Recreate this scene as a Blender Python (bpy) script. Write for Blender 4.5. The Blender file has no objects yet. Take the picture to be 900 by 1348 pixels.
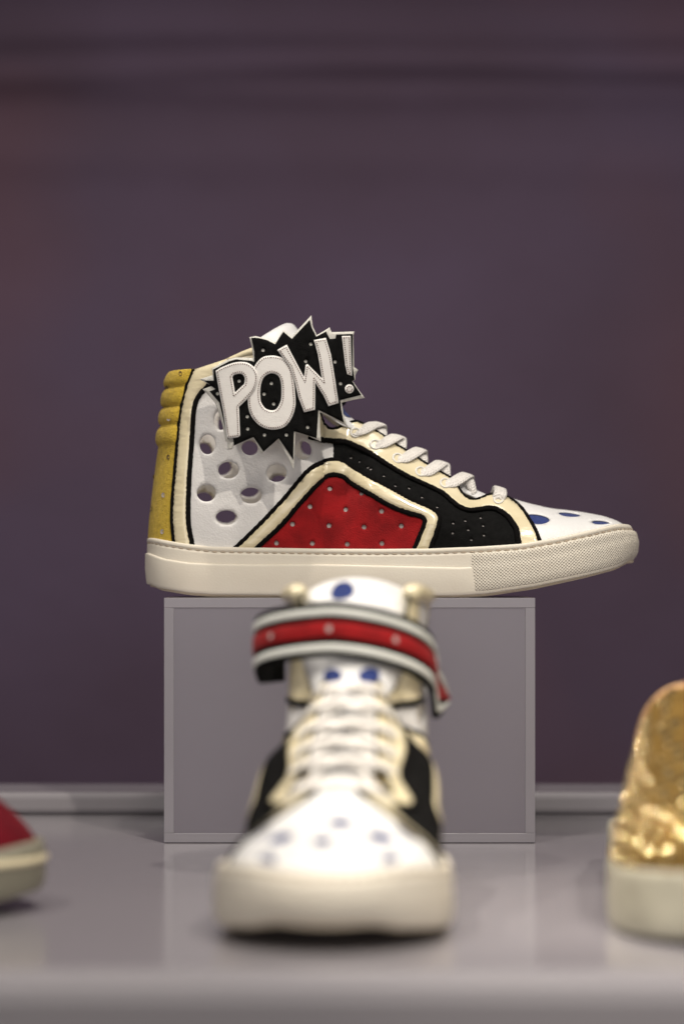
import bpy, math, random
import numpy as np
from mathutils import Vector
from mathutils.geometry import delaunay_2d_cdt
random.seed(4); RNG = np.random.RandomState(4)
SC = bpy.context.scene; COL = SC.collection
R = math.radians

# ------------------------------------------------------------------ camera, light, exposure
CAMZ = 0.165; F = 1348 * 85 / 36.0; HZ = 748.0
cam_d = bpy.data.cameras.new('camera'); cam = bpy.data.objects.new('camera', cam_d); COL.objects.link(cam)
cam.location = (0, 0, CAMZ); cam.rotation_euler = (R(90), 0, 0)
cam_d.sensor_fit = 'VERTICAL'; cam_d.sensor_height = 36; cam_d.sensor_width = 24; cam_d.lens = 85
cam_d.shift_y = (HZ - 674) / 1348
cam_d.clip_start = 0.05; cam_d.clip_end = 50
cam_d.dof.use_dof = True; cam_d.dof.focus_distance = 1.455; cam_d.dof.aperture_fstop = 2.9
cam_d.dof.aperture_blades = 0
SC.camera = cam
world = bpy.data.worlds.new('World'); SC.world = world; world.use_nodes = True
bg = world.node_tree.nodes['Background']; bg.inputs[0].default_value = (1.0, 0.94, 0.93, 1); bg.inputs[1].default_value = 0.13
def spot(name, loc, target, power, size, color, angle=60, blend=0.6):
    d = bpy.data.lights.new(name, 'SPOT'); d.energy = power; d.color = color; d.shadow_soft_size = size
    d.spot_size = R(angle); d.spot_blend = blend
    o = bpy.data.objects.new(name, d); COL.objects.link(o); o.location = loc
    o.rotation_euler = (Vector(target) - Vector(loc)).to_track_quat('-Z', 'Y').to_euler()
    return o
WARM = (1.0, 0.915, 0.80)
spot('key_or_glint_spot', (0.62, 0.05, 1.62), (0, 1.45, 0.15), 66, 0.018, WARM)
spot('key_or_glint_spot', (-0.75, 0.10, 1.70), (0, 1.45, 0.15), 40, 0.022, WARM)
spot('key_or_glint_spot', (0.10, 1.02, 1.95), (0, 1.15, 0.0), 46, 0.05, WARM, 50)
spot('key_or_glint_spot', (0.34, 0.25, 1.60), (0.16, 1.12, 0.05), 36, 0.03, WARM, 16, 0.7)  # this and the narrow spots below are added to make the gold studs glint
spot('key_or_glint_spot', (-0.25, 0.45, 1.75), (0.15, 1.12, 0.05), 34, 0.03, WARM, 14, 0.7)
spot('key_or_glint_spot', (-1.05, 0.80, 1.35), (0.15, 1.15, 0.06), 36, 0.03, WARM, 11, 0.6)
spot('key_or_glint_spot', (-0.95, 1.62, 1.0), (0.15, 1.17, 0.06), 30, 0.03, WARM, 10, 0.6)
spot('key_or_glint_spot', (-0.55, 0.35, 1.25), (0.15, 1.15, 0.06), 30, 0.03, WARM, 11, 0.6)
spot('key_or_glint_spot', (0.70, 0.60, 1.45), (0.16, 1.15, 0.06), 14, 0.03, WARM, 12, 0.6)
def area(name, loc, target, power, sx_, sy_, color):
    d = bpy.data.lights.new(name, 'AREA'); d.shape = 'RECTANGLE'; d.size = sx_; d.size_y = sy_; d.energy = power; d.color = color
    o = bpy.data.objects.new(name, d); COL.objects.link(o); o.location = loc
    o.rotation_euler = (Vector(target) - Vector(loc)).to_track_quat('-Z', 'Y').to_euler()
    return o
area('overhead_fill', (0, 1.10, 1.55), (0, 1.30, 0), 7, 1.3, 0.25, (1.0, 0.95, 0.90))  # added overhead softbox, fills the shoes and gives the studs something to reflect
area('front_fill', (0.1, -1.3, 0.42), (0, 1.3, 0.1), 8.5, 1.8, 0.6, (1.0, 0.95, 0.92))  # unseen low panel behind the camera, added to fill the sole fronts
SC.view_settings.view_transform = 'Standard'; SC.view_settings.look = 'None'
SC.view_settings.exposure = 0.0; SC.view_settings.gamma = 1.0
SC.cycles.use_denoising = True
SC.cycles.max_bounces = 10; SC.cycles.transparent_max_bounces = 12
SC.cycles.sample_clamp_indirect = 8

# ------------------------------------------------------------------ materials
def srgb(r, g, b):
    f = lambda c: (c / 255 / 12.92) if c / 255 <= 0.04045 else ((c / 255 + 0.055) / 1.055) ** 2.4
    return (f(r), f(g), f(b), 1)
def mat(name, col, rough=0.5, col2=None, mot=60, bumps=(), sheen=0, coat=0, metal=0, spec=0.5, detail=3, rvar=0):
    m = bpy.data.materials.new(name); m.use_nodes = True; nt = m.node_tree; N = nt.nodes; L = nt.links
    p = N['Principled BSDF']
    p.inputs['Base Color'].default_value = (*col[:3], 1); p.inputs['Roughness'].default_value = rough
    p.inputs['Metallic'].default_value = metal; p.inputs['Specular IOR Level'].default_value = spec
    if sheen: p.inputs['Sheen Weight'].default_value = sheen; p.inputs['Sheen Roughness'].default_value = 0.5
    if coat: p.inputs['Coat Weight'].default_value = coat; p.inputs['Coat Roughness'].default_value = 0.08
    tc = N.new('ShaderNodeTexCoord')
    if col2 is not None:
        n = N.new('ShaderNodeTexNoise'); n.inputs['Scale'].default_value = mot; n.inputs['Detail'].default_value = detail
        L.new(tc.outputs['Object'], n.inputs['Vector'])
        r = N.new('ShaderNodeValToRGB'); r.color_ramp.elements[0].position = 0.32; r.color_ramp.elements[1].position = 0.68
        r.color_ramp.elements[0].color = (*col2[:3], 1); r.color_ramp.elements[1].color = (*col[:3], 1)
        L.new(n.outputs['Fac'], r.inputs['Fac']); L.new(r.outputs['Color'], p.inputs['Base Color'])
        if rvar:
            mr = N.new('ShaderNodeMapRange'); mr.inputs['To Min'].default_value = rough - rvar; mr.inputs['To Max'].default_value = rough + rvar
            L.new(n.outputs['Fac'], mr.inputs['Value']); L.new(mr.outputs['Result'], p.inputs['Roughness'])
    last = None
    for (kind, scale, dist) in bumps:
        if kind == 'voronoi':
            t = N.new('ShaderNodeTexVoronoi'); t.inputs['Scale'].default_value = scale; out = t.outputs['Distance']
        else:
            t = N.new('ShaderNodeTexNoise'); t.inputs['Scale'].default_value = scale; t.inputs['Detail'].default_value = 4; out = t.outputs['Fac']
        if kind == 'stretch':
            mp = N.new('ShaderNodeMapping'); mp.inputs['Scale'].default_value = (1, 1, 4)
            L.new(tc.outputs['Object'], mp.inputs['Vector']); L.new(mp.outputs['Vector'], t.inputs['Vector'])
        else: L.new(tc.outputs['Object'], t.inputs['Vector'])
        b = N.new('ShaderNodeBump'); b.inputs['Strength'].default_value = 1.0; b.inputs['Distance'].default_value = dist
        L.new(out, b.inputs['Height'])
        if last: L.new(last.outputs['Normal'], b.inputs['Normal'])
        last = b
    if last: L.new(last.outputs['Normal'], p.inputs['Normal'])
    return m
M = {}
M['white'] = mat('white leather', (0.80, 0.79, 0.78), 0.42, (0.74, 0.73, 0.72), 40, [('voronoi', 900, 0.00012), ('noise', 110, 0.0006)])
M['toe_white'] = mat('white toe leather', (0.80, 0.80, 0.80), 0.40, (0.76, 0.76, 0.76), 40, [('voronoi', 1000, 0.00012), ('noise', 90, 0.0006)])
M['letter'] = mat('letter leather', (0.85, 0.83, 0.80), 0.48, (0.81, 0.79, 0.76), 60, [('voronoi', 1100, 0.00008), ('noise', 180, 0.0002)])
M['felt_white'] = mat('white felt', (0.76, 0.75, 0.69), 0.8, (0.66, 0.65, 0.6), 300, [('noise', 1500, 0.0005)])
M['yellow'] = mat('yellow suede', (0.66, 0.46, 0.045), 0.9, (0.52, 0.35, 0.03), 420, [('noise', 1400, 0.0009), ('noise', 250, 0.0006)], sheen=0.1, detail=6)
M['red'] = mat('red suede', (0.40, 0.010, 0.013), 0.9, (0.23, 0.006, 0.008), 75, [('noise', 1500, 0.0006), ('noise', 220, 0.0004)], sheen=0.06, spec=0.25, detail=6)
M['black'] = mat('black suede', (0.0075, 0.0075, 0.0075), 0.95, (0.004, 0.004, 0.004), 300, [('noise', 1500, 0.0006)], spec=0.12)
M['piping'] = mat('black felt piping', (0.008, 0.007, 0.007), 0.95, (0.004, 0.0035, 0.0035), 900, [('noise', 1600, 0.0012)], spec=0.1)
M['patent'] = mat('cream patent leather', (0.81, 0.72, 0.50), 0.28, (0.76, 0.67, 0.44), 50, [('stretch', 60, 0.0007), ('noise', 400, 0.0001)], coat=0.8)
M['rubber'] = mat('cream rubber', (0.82, 0.77, 0.66), 0.48, (0.78, 0.72, 0.61), 30, [('noise', 900, 0.0001)], rvar=0.06)
M['outsole'] = mat('outsole rubber', (0.62, 0.53, 0.40), 0.6)
M['backing'] = mat('grey backing', (0.46, 0.42, 0.41), 0.8)
M['pit'] = mat('punched pit', (0.14, 0.09, 0.03), 0.9)
M['lining'] = mat('grey white lining', (0.76, 0.74, 0.74), 0.7, (0.70, 0.68, 0.68), 80, [('noise', 800, 0.0003)])
M['blue'] = mat('blue suede', (0.014, 0.036, 0.19), 0.9, (0.010, 0.026, 0.14), 300, [('noise', 1400, 0.0006)], sheen=0.15)
M['lace'] = mat('white cotton lace', (0.84, 0.81, 0.77), 0.9, (0.72, 0.69, 0.65), 900, [('voronoi', 1000, 0.0009)], sheen=0.2)
M['eyelet'] = mat('white enamel', (0.80, 0.78, 0.72), 0.3)
M['thread'] = mat('tan thread', (0.15, 0.085, 0.07), 0.8)
M['thread_pale'] = mat('cream thread', (0.50, 0.41, 0.31), 0.8)
M['mint'] = mat('pale grey green trim', (0.78, 0.80, 0.76), 0.4, (0.72, 0.74, 0.70), 60, [('noise', 300, 0.0004)])
M['gold'] = mat('gold metal', (1.0, 0.82, 0.42), 0.07, metal=1)
M['gold_leather'] = mat('gold leather', (0.22, 0.13, 0.028), 0.55, (0.13, 0.075, 0.014), 80, [('noise', 200, 0.0012)], metal=0.6)
M['tan'] = mat('tan leather', (0.55, 0.33, 0.16), 0.6, (0.45, 0.26, 0.12), 90, [('noise', 500, 0.0004)])
M['crimson'] = mat('crimson suede', (0.15, 0.004, 0.012), 0.9, (0.11, 0.003, 0.009), 100, [('noise', 1000, 0.0005)], spec=0.2)
M['shade_rubber'] = mat('shaded rubber', (0.27, 0.255, 0.195), 0.55, (0.235, 0.22, 0.17), 40)  # shade on the cream sole's side is put into this olive tone
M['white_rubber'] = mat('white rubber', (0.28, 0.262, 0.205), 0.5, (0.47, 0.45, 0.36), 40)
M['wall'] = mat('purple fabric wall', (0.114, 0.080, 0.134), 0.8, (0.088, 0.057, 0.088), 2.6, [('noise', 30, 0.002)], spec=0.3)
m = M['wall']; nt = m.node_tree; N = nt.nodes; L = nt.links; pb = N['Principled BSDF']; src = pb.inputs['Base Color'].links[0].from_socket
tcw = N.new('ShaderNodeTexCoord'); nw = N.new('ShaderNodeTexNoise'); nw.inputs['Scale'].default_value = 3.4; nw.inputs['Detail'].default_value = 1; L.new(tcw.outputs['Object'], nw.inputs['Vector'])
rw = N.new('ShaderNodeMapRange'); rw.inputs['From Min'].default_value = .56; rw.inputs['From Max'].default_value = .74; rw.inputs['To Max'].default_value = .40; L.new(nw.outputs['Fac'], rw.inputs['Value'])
mw = N.new('ShaderNodeMix'); mw.data_type = 'RGBA'; L.new(rw.outputs['Result'], mw.inputs['Factor']); L.new(src, mw.inputs['A']); mw.inputs['B'].default_value = (0.150, 0.072, 0.088, 1); L.new(mw.outputs['Result'], pb.inputs['Base Color'])  # reddish patches mixed into the wall colour stand in for soft reflections
M['table'] = mat('grey acrylic', (0.295, 0.280, 0.302), 0.16, (0.280, 0.265, 0.285), 3, rvar=0.02)
M['table_edge'] = mat('pale acrylic', (0.34, 0.315, 0.28), 0.35)
# rubber with a diamond pattern, driven by a UV map in metres
m = mat('diamond rubber', (0.82, 0.77, 0.66), 0.5, (0.79, 0.73, 0.62), 30); nt = m.node_tree; N = nt.nodes; L = nt.links
uv = N.new('ShaderNodeUVMap'); uv.uv_map = 'UVMap'; sx = N.new('ShaderNodeSeparateXYZ'); L.new(uv.outputs['UV'], sx.inputs[0])
def mth(op, a, b=None):
    n = N.new('ShaderNodeMath'); n.operation = op
    for i, v in enumerate((a, b)):
        if v is None: continue
        if isinstance(v, (int, float)): n.inputs[i].default_value = v
        else: L.new(v, n.inputs[i])
    return n.outputs[0]
k = 2 * math.pi / 0.0021
s1 = mth('SINE', mth('MULTIPLY', mth('ADD', sx.outputs[0], mth('MULTIPLY', sx.outputs[1], 1.1)), k))
s2 = mth('SINE', mth('MULTIPLY', mth('SUBTRACT', sx.outputs[0], mth('MULTIPLY', sx.outputs[1], 1.1)), k))
hgt = mth('MULTIPLY', mth('ADD', s1, 1.0), mth('ADD', s2, 1.0))
b = N.new('ShaderNodeBump'); b.inputs['Strength'].default_value = 1; b.inputs['Distance'].default_value = 0.00016
L.new(hgt, b.inputs['Height']); L.new(b.outputs['Normal'], N['Principled BSDF'].inputs['Normal']); M['diamond'] = m
m = M['lace']; nt = m.node_tree; N = nt.nodes; L = nt.links
for n in [n for n in N if n.type in ('BUMP', 'TEX_VORONOI')]: N.remove(n)
uv = N.new('ShaderNodeUVMap'); uv.uv_map = 'UVMap'; sx = N.new('ShaderNodeSeparateXYZ'); L.new(uv.outputs['UV'], sx.inputs[0])
k = 2 * math.pi / 0.0019; vv = mth('ABSOLUTE', mth('SUBTRACT', sx.outputs[1], 0.004))
s1 = mth('SINE', mth('MULTIPLY', mth('ADD', sx.outputs[0], mth('MULTIPLY', vv, 1.0)), k)); s2 = mth('SINE', mth('MULTIPLY', sx.outputs[1], 2 * math.pi / 0.0014))
b = N.new('ShaderNodeBump'); b.inputs['Strength'].default_value = 1; b.inputs['Distance'].default_value = 0.00018
L.new(mth('ADD', s1, mth('MULTIPLY', s2, .6)), b.inputs['Height']); L.new(b.outputs['Normal'], N['Principled BSDF'].inputs['Normal'])
# frosted acrylic
def frosted(name, tint, alpha, rough):
    m = bpy.data.materials.new(name); m.use_nodes = True; nt = m.node_tree; N = nt.nodes; L = nt.links
    out = N['Material Output']; N.remove(N['Principled BSDF'])
    d = N.new('ShaderNodeBsdfDiffuse'); d.inputs[0].default_value = (*tint, 1)
    t = N.new('ShaderNodeBsdfTranslucent'); t.inputs[0].default_value = (*tint, 1)
    tr = N.new('ShaderNodeBsdfTransparent'); tr.inputs[0].default_value = (0.95, 0.93, 0.95, 1)
    g = N.new('ShaderNodeBsdfGlossy'); g.inputs['Roughness'].default_value = rough
    fr = N.new('ShaderNodeFresnel'); fr.inputs[0].default_value = 1.49
    a = N.new('ShaderNodeMixShader'); a.inputs[0].default_value = 0.45; L.new(d.outputs[0], a.inputs[1]); L.new(t.outputs[0], a.inputs[2])
    c = N.new('ShaderNodeMixShader'); c.inputs[0].default_value = alpha; L.new(tr.outputs[0], c.inputs[1]); L.new(a.outputs[0], c.inputs[2])
    e = N.new('ShaderNodeMixShader'); L.new(fr.outputs[0], e.inputs[0]); L.new(c.outputs[0], e.inputs[1]); L.new(g.outputs[0], e.inputs[2])
    L.new(e.outputs[0], out.inputs[0]); return m
M['frost'] = frosted('frosted acrylic', (0.60, 0.56, 0.645), 0.56, 0.25)
M['frost_edge'] = frosted('acrylic edge', (0.60, 0.57, 0.635), 0.82, 0.2)

# ------------------------------------------------------------------ mesh helpers
def emit(name, V, Fc, m, parent=None, flip=1, uvs=None, smooth=True, sharp=None):
    V = np.asarray(V, float).copy()
    if flip < 0: V[:, 1] *= -1; Fc = [tuple(reversed(f)) for f in Fc]
    me = bpy.data.meshes.new(name); me.from_pydata(V.tolist(), [], [tuple(int(i) for i in f) for f in Fc]); me.update()
    if uvs is not None:
        ul = me.uv_layers.new(name='UVMap'); vi = np.zeros(len(me.loops), int); me.loops.foreach_get('vertex_index', vi)
        ul.data.foreach_set('uv', np.asarray(uvs, float)[vi].ravel())
    if smooth: me.polygons.foreach_set('use_smooth', [True] * len(me.polygons))
    if sharp is not None and smooth: me.set_sharp_from_angle(angle=R(sharp))
    me.materials.append(m)
    o = bpy.data.objects.new(name, me); COL.objects.link(o)
    if parent is not None: o.parent = parent
    return o
def thing(name, label, cat, loc=(0, 0, 0), rz=0, group=None):
    o = bpy.data.objects.new(name, None); COL.objects.link(o); o.location = loc; o.rotation_euler = (0, 0, rz)
    o.empty_display_size = 0.02; o['label'] = label; o['category'] = cat
    if group: o['group'] = group
    return o
def boxg(x0, x1, y0, y1, z0, z1, bev=0.0):
    V = np.array([(x, y, z) for x in (x0, x1) for y in (y0, y1) for z in (z0, z1)])
    Fc = [(0, 1, 3, 2), (4, 6, 7, 5), (0, 4, 5, 1), (2, 3, 7, 6), (0, 2, 6, 4), (1, 5, 7, 3)]
    return V, Fc
def box(name, b, m, parent=None, bev=0.0):
    V, Fc = boxg(*b); o = emit(name, V, Fc, m, parent, smooth=False)
    if bev:
        md = o.modifiers.new('bevel', 'BEVEL'); md.width = bev; md.segments = 3
    return o
def smooth_poly(P, n=6, closed=False):
    """Catmull-Rom through the points"""
    P = np.asarray(P, float); out = []
    m = len(P); segs = m if closed else m - 1
    for i in range(segs):
        p = [P[(i + k) % m] if closed else P[min(max(i + k, 0), m - 1)] for k in (-1, 0, 1, 2)]
        for t in np.linspace(0, 1, n, endpoint=False):
            out.append(0.5 * ((2 * p[1]) + (-p[0] + p[2]) * t + (2 * p[0] - 5 * p[1] + 4 * p[2] - p[3]) * t * t + (-p[0] + 3 * p[1] - 3 * p[2] + p[3]) * t ** 3))
    if not closed: out.append(P[-1])
    return np.array(out)
def resample(P, step, closed=True):
    P = np.asarray(P, float); out = []
    n = len(P) if closed else len(P) - 1
    for i in range(n):
        a, b = P[i], P[(i + 1) % len(P)]; k = max(1, int(math.ceil(np.linalg.norm(b - a) / step)))
        for j in range(k): out.append(a + (b - a) * j / k)
    if not closed: out.append(P[-1])
    return np.array(out)
def inside(pts, poly):
    x, y = pts[:, 0], pts[:, 1]; r = np.zeros(len(pts), bool); n = len(poly)
    for i in range(n):
        x1, y1 = poly[i]; x2, y2 = poly[(i + 1) % n]
        if y1 == y2: continue
        c = ((y1 > y) != (y2 > y)) & (x < (x2 - x1) * (y - y1) / (y2 - y1) + x1); r ^= c
    return r
def edge_dist(pts, poly):
    d = np.full(len(pts), 1e9); n = len(poly)
    for i in range(n):
        a = poly[i]; ab = poly[(i + 1) % n] - a; L2 = max(ab @ ab, 1e-12)
        t = np.clip(((pts - a) @ ab) / L2, 0, 1); q = a + t[:, None] * ab
        d = np.minimum(d, np.hypot(*(pts - q).T))
    return d
def triangulate(poly, holes=(), step=4.0, bstep=None, rings=()):
    """-> 2D points, triangles (ccw in the 2D frame), distance to the edge"""
    bstep = bstep or step
    loops = [resample(poly, bstep)] + [resample(h, bstep) for h in holes]
    lo, hi = loops[0].min(0), loops[0].max(0)
    g = []; row = 0; y = lo[1]
    while y < hi[1]:
        xs = np.arange(lo[0] + (row % 2) * step / 2, hi[0], step); g.append(np.stack([xs, np.full_like(xs, y)], 1)); y += step * 0.866; row += 1
    g = np.concatenate(g) if g else np.zeros((0, 2))
    def ok(p, marg):
        k = inside(p, loops[0]) & (edge_dist(p, loops[0]) > marg)
        for h in loops[1:]: k &= ~inside(p, h) & (edge_dist(p, h) > marg)
        return k
    marg = 0.55 * min(step, bstep)
    g = g[ok(g, marg)] if len(g) else g
    allp = list(loops); edges = []; base = 0
    for l in loops:
        n = len(l); edges += [(base + i, base + (i + 1) % n) for i in range(n)]; base += n
    pts = np.concatenate(allp + [g])
    sc = 1.0 / max(hi - lo)
    vs, es, fs, *_ = delaunay_2d_cdt([Vector(((p - lo) * sc).tolist()) for p in pts], edges, [], 0, 1e-7)
    P = np.array([v[:] for v in vs]) / sc + lo
    T = np.array([f for f in fs if len(f) == 3]); C = P[T].mean(1)
    keep = inside(C, loops[0])
    for h in loops[1:]: keep &= ~inside(C, h)
    T = T[keep]
    a, b, c = P[T[:, 0]], P[T[:, 1]], P[T[:, 2]]
    cr = (b - a)[:, 0] * (c - a)[:, 1] - (b - a)[:, 1] * (c - a)[:, 0]
    T = T[np.abs(cr) > 1e-9]; cr = cr[np.abs(cr) > 1e-9]
    T[cr < 0] = T[cr < 0][:, ::-1]
    D = edge_dist(P, loops[0])
    for h in loops[1:]: D = np.minimum(D, edge_dist(P, h))
    return P, T, D
def shell(top, bot, T):
    """close a triangulated sheet (outward = ccw) with a copy below and a wall round the rim"""
    n = len(top); V = np.concatenate([top, bot]); Fc = [tuple(t) for t in T] + [tuple(x + n for x in t[::-1]) for t in T]
    cnt = {}
    for t in T:
        for i in range(3): cnt[(t[i], t[(i + 1) % 3])] = 1
    for (a, b) in list(cnt):
        if (b, a) not in cnt: Fc.append((b, a, a + n, b + n))
    return V, Fc
def tube(path, normals, wa, wb, nseg=8, closed=False, noise=0.0, taper=False):
    """tube of elliptical section: wa across (in the surface), wb along the normal"""
    P = np.asarray(path, float); n = len(P); Nn = np.asarray(normals, float)
    T = np.gradient(P, axis=0); 
    if closed: T = np.roll(P, -1, 0) - np.roll(P, 1, 0)
    T /= np.linalg.norm(T, axis=1)[:, None] + 1e-12
    B = np.cross(T, Nn); B /= np.linalg.norm(B, axis=1)[:, None] + 1e-12; Nn = np.cross(B, T)
    V = []; Fc = []
    for i in range(n):
        for j in range(nseg):
            a = 2 * math.pi * j / nseg; f = 1 + noise * (random.random() - .5)
            if taper and (i < 1 or i > n - 2): f *= .35
            V.append(P[i] + B[i] * wa * f * math.cos(a) + Nn[i] * wb * f * math.sin(a))
    for i in range(n if closed else n - 1):
        for j in range(nseg):
            k = (i + 1) % n; Fc.append((i * nseg + j, k * nseg + j, k * nseg + (j + 1) % nseg, i * nseg + (j + 1) % nseg))
    if not closed: Fc.append(tuple(range(nseg))); Fc.append(tuple((n - 1) * nseg + j for j in reversed(range(nseg))))
    if n > 1:   # make sure faces look outward
        f = Fc[0]; a, b_, c = V[f[0]], V[f[1]], V[f[2]]
        if np.dot(np.cross(b_ - a, c - a), (a + b_ + c) / 3 - P[0]) < 0: Fc = [tuple(reversed(q)) for q in Fc]
    return np.array(V), Fc
def join(parts):
    V = []; Fc = []; o = 0
    for v, f in parts:
        V.append(np.asarray(v)); Fc += [tuple(i + o for i in q) for q in f]; o += len(v)
    return np.concatenate(V), Fc

# ------------------------------------------------------------------ the high-top: one measured shape for both shoes of the pair
DC = 1.505; ZB = 0.1472                       # distance and height of the displayed shoe's centre line
def loc(px, py, d): px = np.asarray(px, float); py = np.asarray(py, float); return (px - 450) * d / F, CAMZ + (HZ - py) * d / F - ZB
def X(px, d=DC): return (np.asarray(px, float) - 450) * d / F
TOP = np.array([(300, -1060), (340, -580), (425, 440), (440, 502), (455, 537), (480, 556), (500, 567), (530, 586), (560, 605), (590, 621), (620, 636), (650, 649), (680, 660), (700, 665.5), (725, 670.5), (767, 676), (793, 681), (810, 687), (820, 693), (829, 703)])
tx, tz = loc(TOP[:, 0], TOP[:, 1], DC)
RIM = np.array([(190, 707), (195, 707.5), (220, 712), (247, 716), (280, 719.5), (330, 720.5), (420, 722), (500, 722.5), (567, 722), (630, 719.5), (684, 716), (713, 711), (733, 707.5), (775, 698.5), (808, 691), (823, 689), (840, 689)])
HEEL = np.array([(236, 470), (229, 488), (222.5, 505), (218, 535), (215, 560), (211, 587), (204.5, 634), (198.5, 687), (197, 712), (196, 790)])
hx, hz = loc(HEEL[:, 0], HEEL[:, 1], DC)
wpx = np.array([190, 300, 400, 480, 560, 640, 700, 760, 800, 840]); wv = np.array([.0335, .0350, .0385, .0420, .0445, .0487, .0475, .0440, .0415, .040])
wsole = np.array([.0335, .0345, .0365, .0395, .0435, .0475, .0490, .0480, .0455, .044])
XT = X(829); RH = 0.031; RT = 0.060; R0 = 0.035; ND = 2.0
gx = np.linspace(X(300), X(829), 1200)
def gsm(a, s):
    k = np.exp(-0.5 * (np.arange(-4 * s, 4 * s + 1) / s) ** 2); k /= k.sum(); return np.convolve(np.pad(a, 4 * s, mode='edge'), k, 'valid')
gz = np.interp(gx, tx, tz); gz[(gx > X(425))] = gsm(np.interp(gx, tx, tz), 8)[gx > X(425)]
wgx = np.linspace(X(150), X(880), 900); wgv = None
def W(x):
    global wgv
    if wgv is None: wgv = gsm(np.interp(wgx, X(wpx), wv), 24)
    return np.interp(x, wgx, wgv)
def rimz(x): return np.interp(x, X(RIM[:, 0], 1.458), loc(RIM[:, 0], RIM[:, 1], 1.458)[1])
gslope = np.gradient(gsm(gz, 40), gx); gslope = gsm(gslope, 30); gR = np.minimum(np.maximum(gz - rimz(gx) + .004, 5e-4), R0 * np.sqrt(1 + gslope ** 2)); gR = gsm(gR, 24)
def ztop(x): return np.interp(x, gx, gz, left=3.0)
def rv(x): return np.interp(x, gx, gR)
def wide(x, z):
    e = np.clip((x - np.interp(-z, -hz, hx)) / RH, 0, 1); heel = np.sqrt(np.maximum(1 - (1 - e) ** 2, 0))
    te = np.clip((XT - x) / RT, 0, 1); toe = np.sqrt(np.maximum(1 - (1 - te) ** 2.3, 0))
    t = np.clip((z - rimz(x)) / .085, 0, 1); t = t * t * (3 - 2 * t)
    t2 = np.clip((z - rimz(x)) / .030, 0, 1); t2 = t2 * t2 * (3 - 2 * t2); ws_ = np.minimum(W(x), np.interp(x, X(wpx), wsole) + .0006)
    return (ws_ * (1 - t2) + W(x) * t2) * heel * toe * (1 - .05 * t + .03 * np.clip((z - .125) / .03, 0, 1))
def fshape(x, s):
    """half width against depth below the crest: flat capped over the throat, a dome over the toe"""
    dome = np.sqrt(np.maximum(1 - (1 - s) ** ND, 0)); q = np.clip(s / .13, 0, 1); cap = .25 * np.sqrt(1 - (1 - q) ** 2) + .75 * (s + .13 * np.sin(math.pi * np.clip((s - .4) / .6, 0, 1)))
    k = np.clip((np.asarray(x) - X(618)) / (X(735) - X(618)), 0, 1); k = k * k * (3 - 2 * k)
    return cap * (1 - k) + dome * k
def hw(x, z):
    s = np.clip((ztop(x) - z) / rv(x), 0, 1)
    return wide(x, z) * fshape(x, s)
def nrm(x, z):
    e = 2e-4; gxx = (hw(x + e, z) - hw(x - e, z)) / (2 * e); gzz = (hw(x, z + e) - hw(x, z - e)) / (2 * e)
    gxx = np.clip(gxx, -12, 12); gzz = np.clip(gzz, -12, 12)
    n = np.stack([-gxx, -np.ones_like(gxx), -gzz], 1); return n / np.linalg.norm(n, axis=1)[:, None]
def unproj(px, py, off=0.0):
    """photo position of a point on the near side -> (x, z) on the shoe"""
    px = np.asarray(px, float); py = np.asarray(py, float); d = np.full(px.shape, 1.468)
    for _ in range(12):
        x, z = loc(px, py, d); d = .5 * d + .5 * (DC - hw(x, z) - off)
    return loc(px, py, d)
def surf(px, py, t=0.0):
    x, z = unproj(px, py); P = np.stack([x, -hw(x, z), z], 1); return P + nrm(x, z) * (t if np.isscalar(t) else np.asarray(t)[:, None])
def surf_phi(x, phi, t=0.0):
    x = np.asarray(x, float); phi = np.asarray(phi, float)
    s = 1 - np.abs(np.cos(phi)) ** (2 / ND); z = ztop(x) - rv(x) * s
    y = -wide(x, z) * fshape(x, s) * np.sign(phi); P = np.stack([x, y, z], 1)
    e = 1e-4
    if np.isscalar(t) and t == 0: return P
    a = surf_phi(x + e, phi) - surf_phi(x - e, phi); b = surf_phi(x, phi + 1e-3) - surf_phi(x, phi - 1e-3)
    n = np.cross(b, a); n /= np.linalg.norm(n, axis=1)[:, None] + 1e-12
    n[n[:, 2] < -.2] *= 1
    return P + n * (t if np.isscalar(t) else np.asarray(t)[:, None])
def phi_of(px, py):
    x, z = unproj(np.atleast_1d(px), np.atleast_1d(py)); s = np.clip((ztop(x) - z) / rv(x), 0, 1); return x, np.arccos((1 - s) ** (ND / 2))
def circ(c, rx, ry=None, n=20, rot=0):
    ry = ry or rx; a = np.linspace(0, 2 * math.pi, n, endpoint=False); ca, sa = math.cos(rot), math.sin(rot)
    return np.stack([c[0] + rx * np.cos(a) * ca - ry * np.sin(a) * sa, c[1] + rx * np.cos(a) * sa + ry * np.sin(a) * ca], 1)
def panel(poly, holes=(), top=.0008, bot=-.0004, puff=0.0, er=3.0, step=4.0, bstep=2.5, extra=None):
    P, T, D = triangulate(np.asarray(poly, float), holes, step, bstep)
    q = np.clip(D / er, 0, 1); round_ = np.sqrt(1 - (1 - q) ** 2)
    t = top - .0004 + .0004 * round_ + puff * round_
    if extra is not None: t = t + extra(P, D)
    a = surf(P[:, 0], P[:, 1], t); b = surf(P[:, 0], P[:, 1], bot)
    return shell(a, b, T[:, ::-1] if False else T[:, ::-1][:, ::-1] if False else T[:, ::-1])
def pipe(line, r=.0014, t=.0009, n=5, flat=.6):
    q = smooth_poly(line, n); q = resample(q, 2.0, closed=False); x, z = unproj(q[:, 0], q[:, 1]); Nn = nrm(x, z)
    P = np.stack([x, -hw(x, z), z], 1) + Nn * t; r *= 1.15; return tube(P, Nn, r, r * flat, 8, noise=.22)

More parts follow.
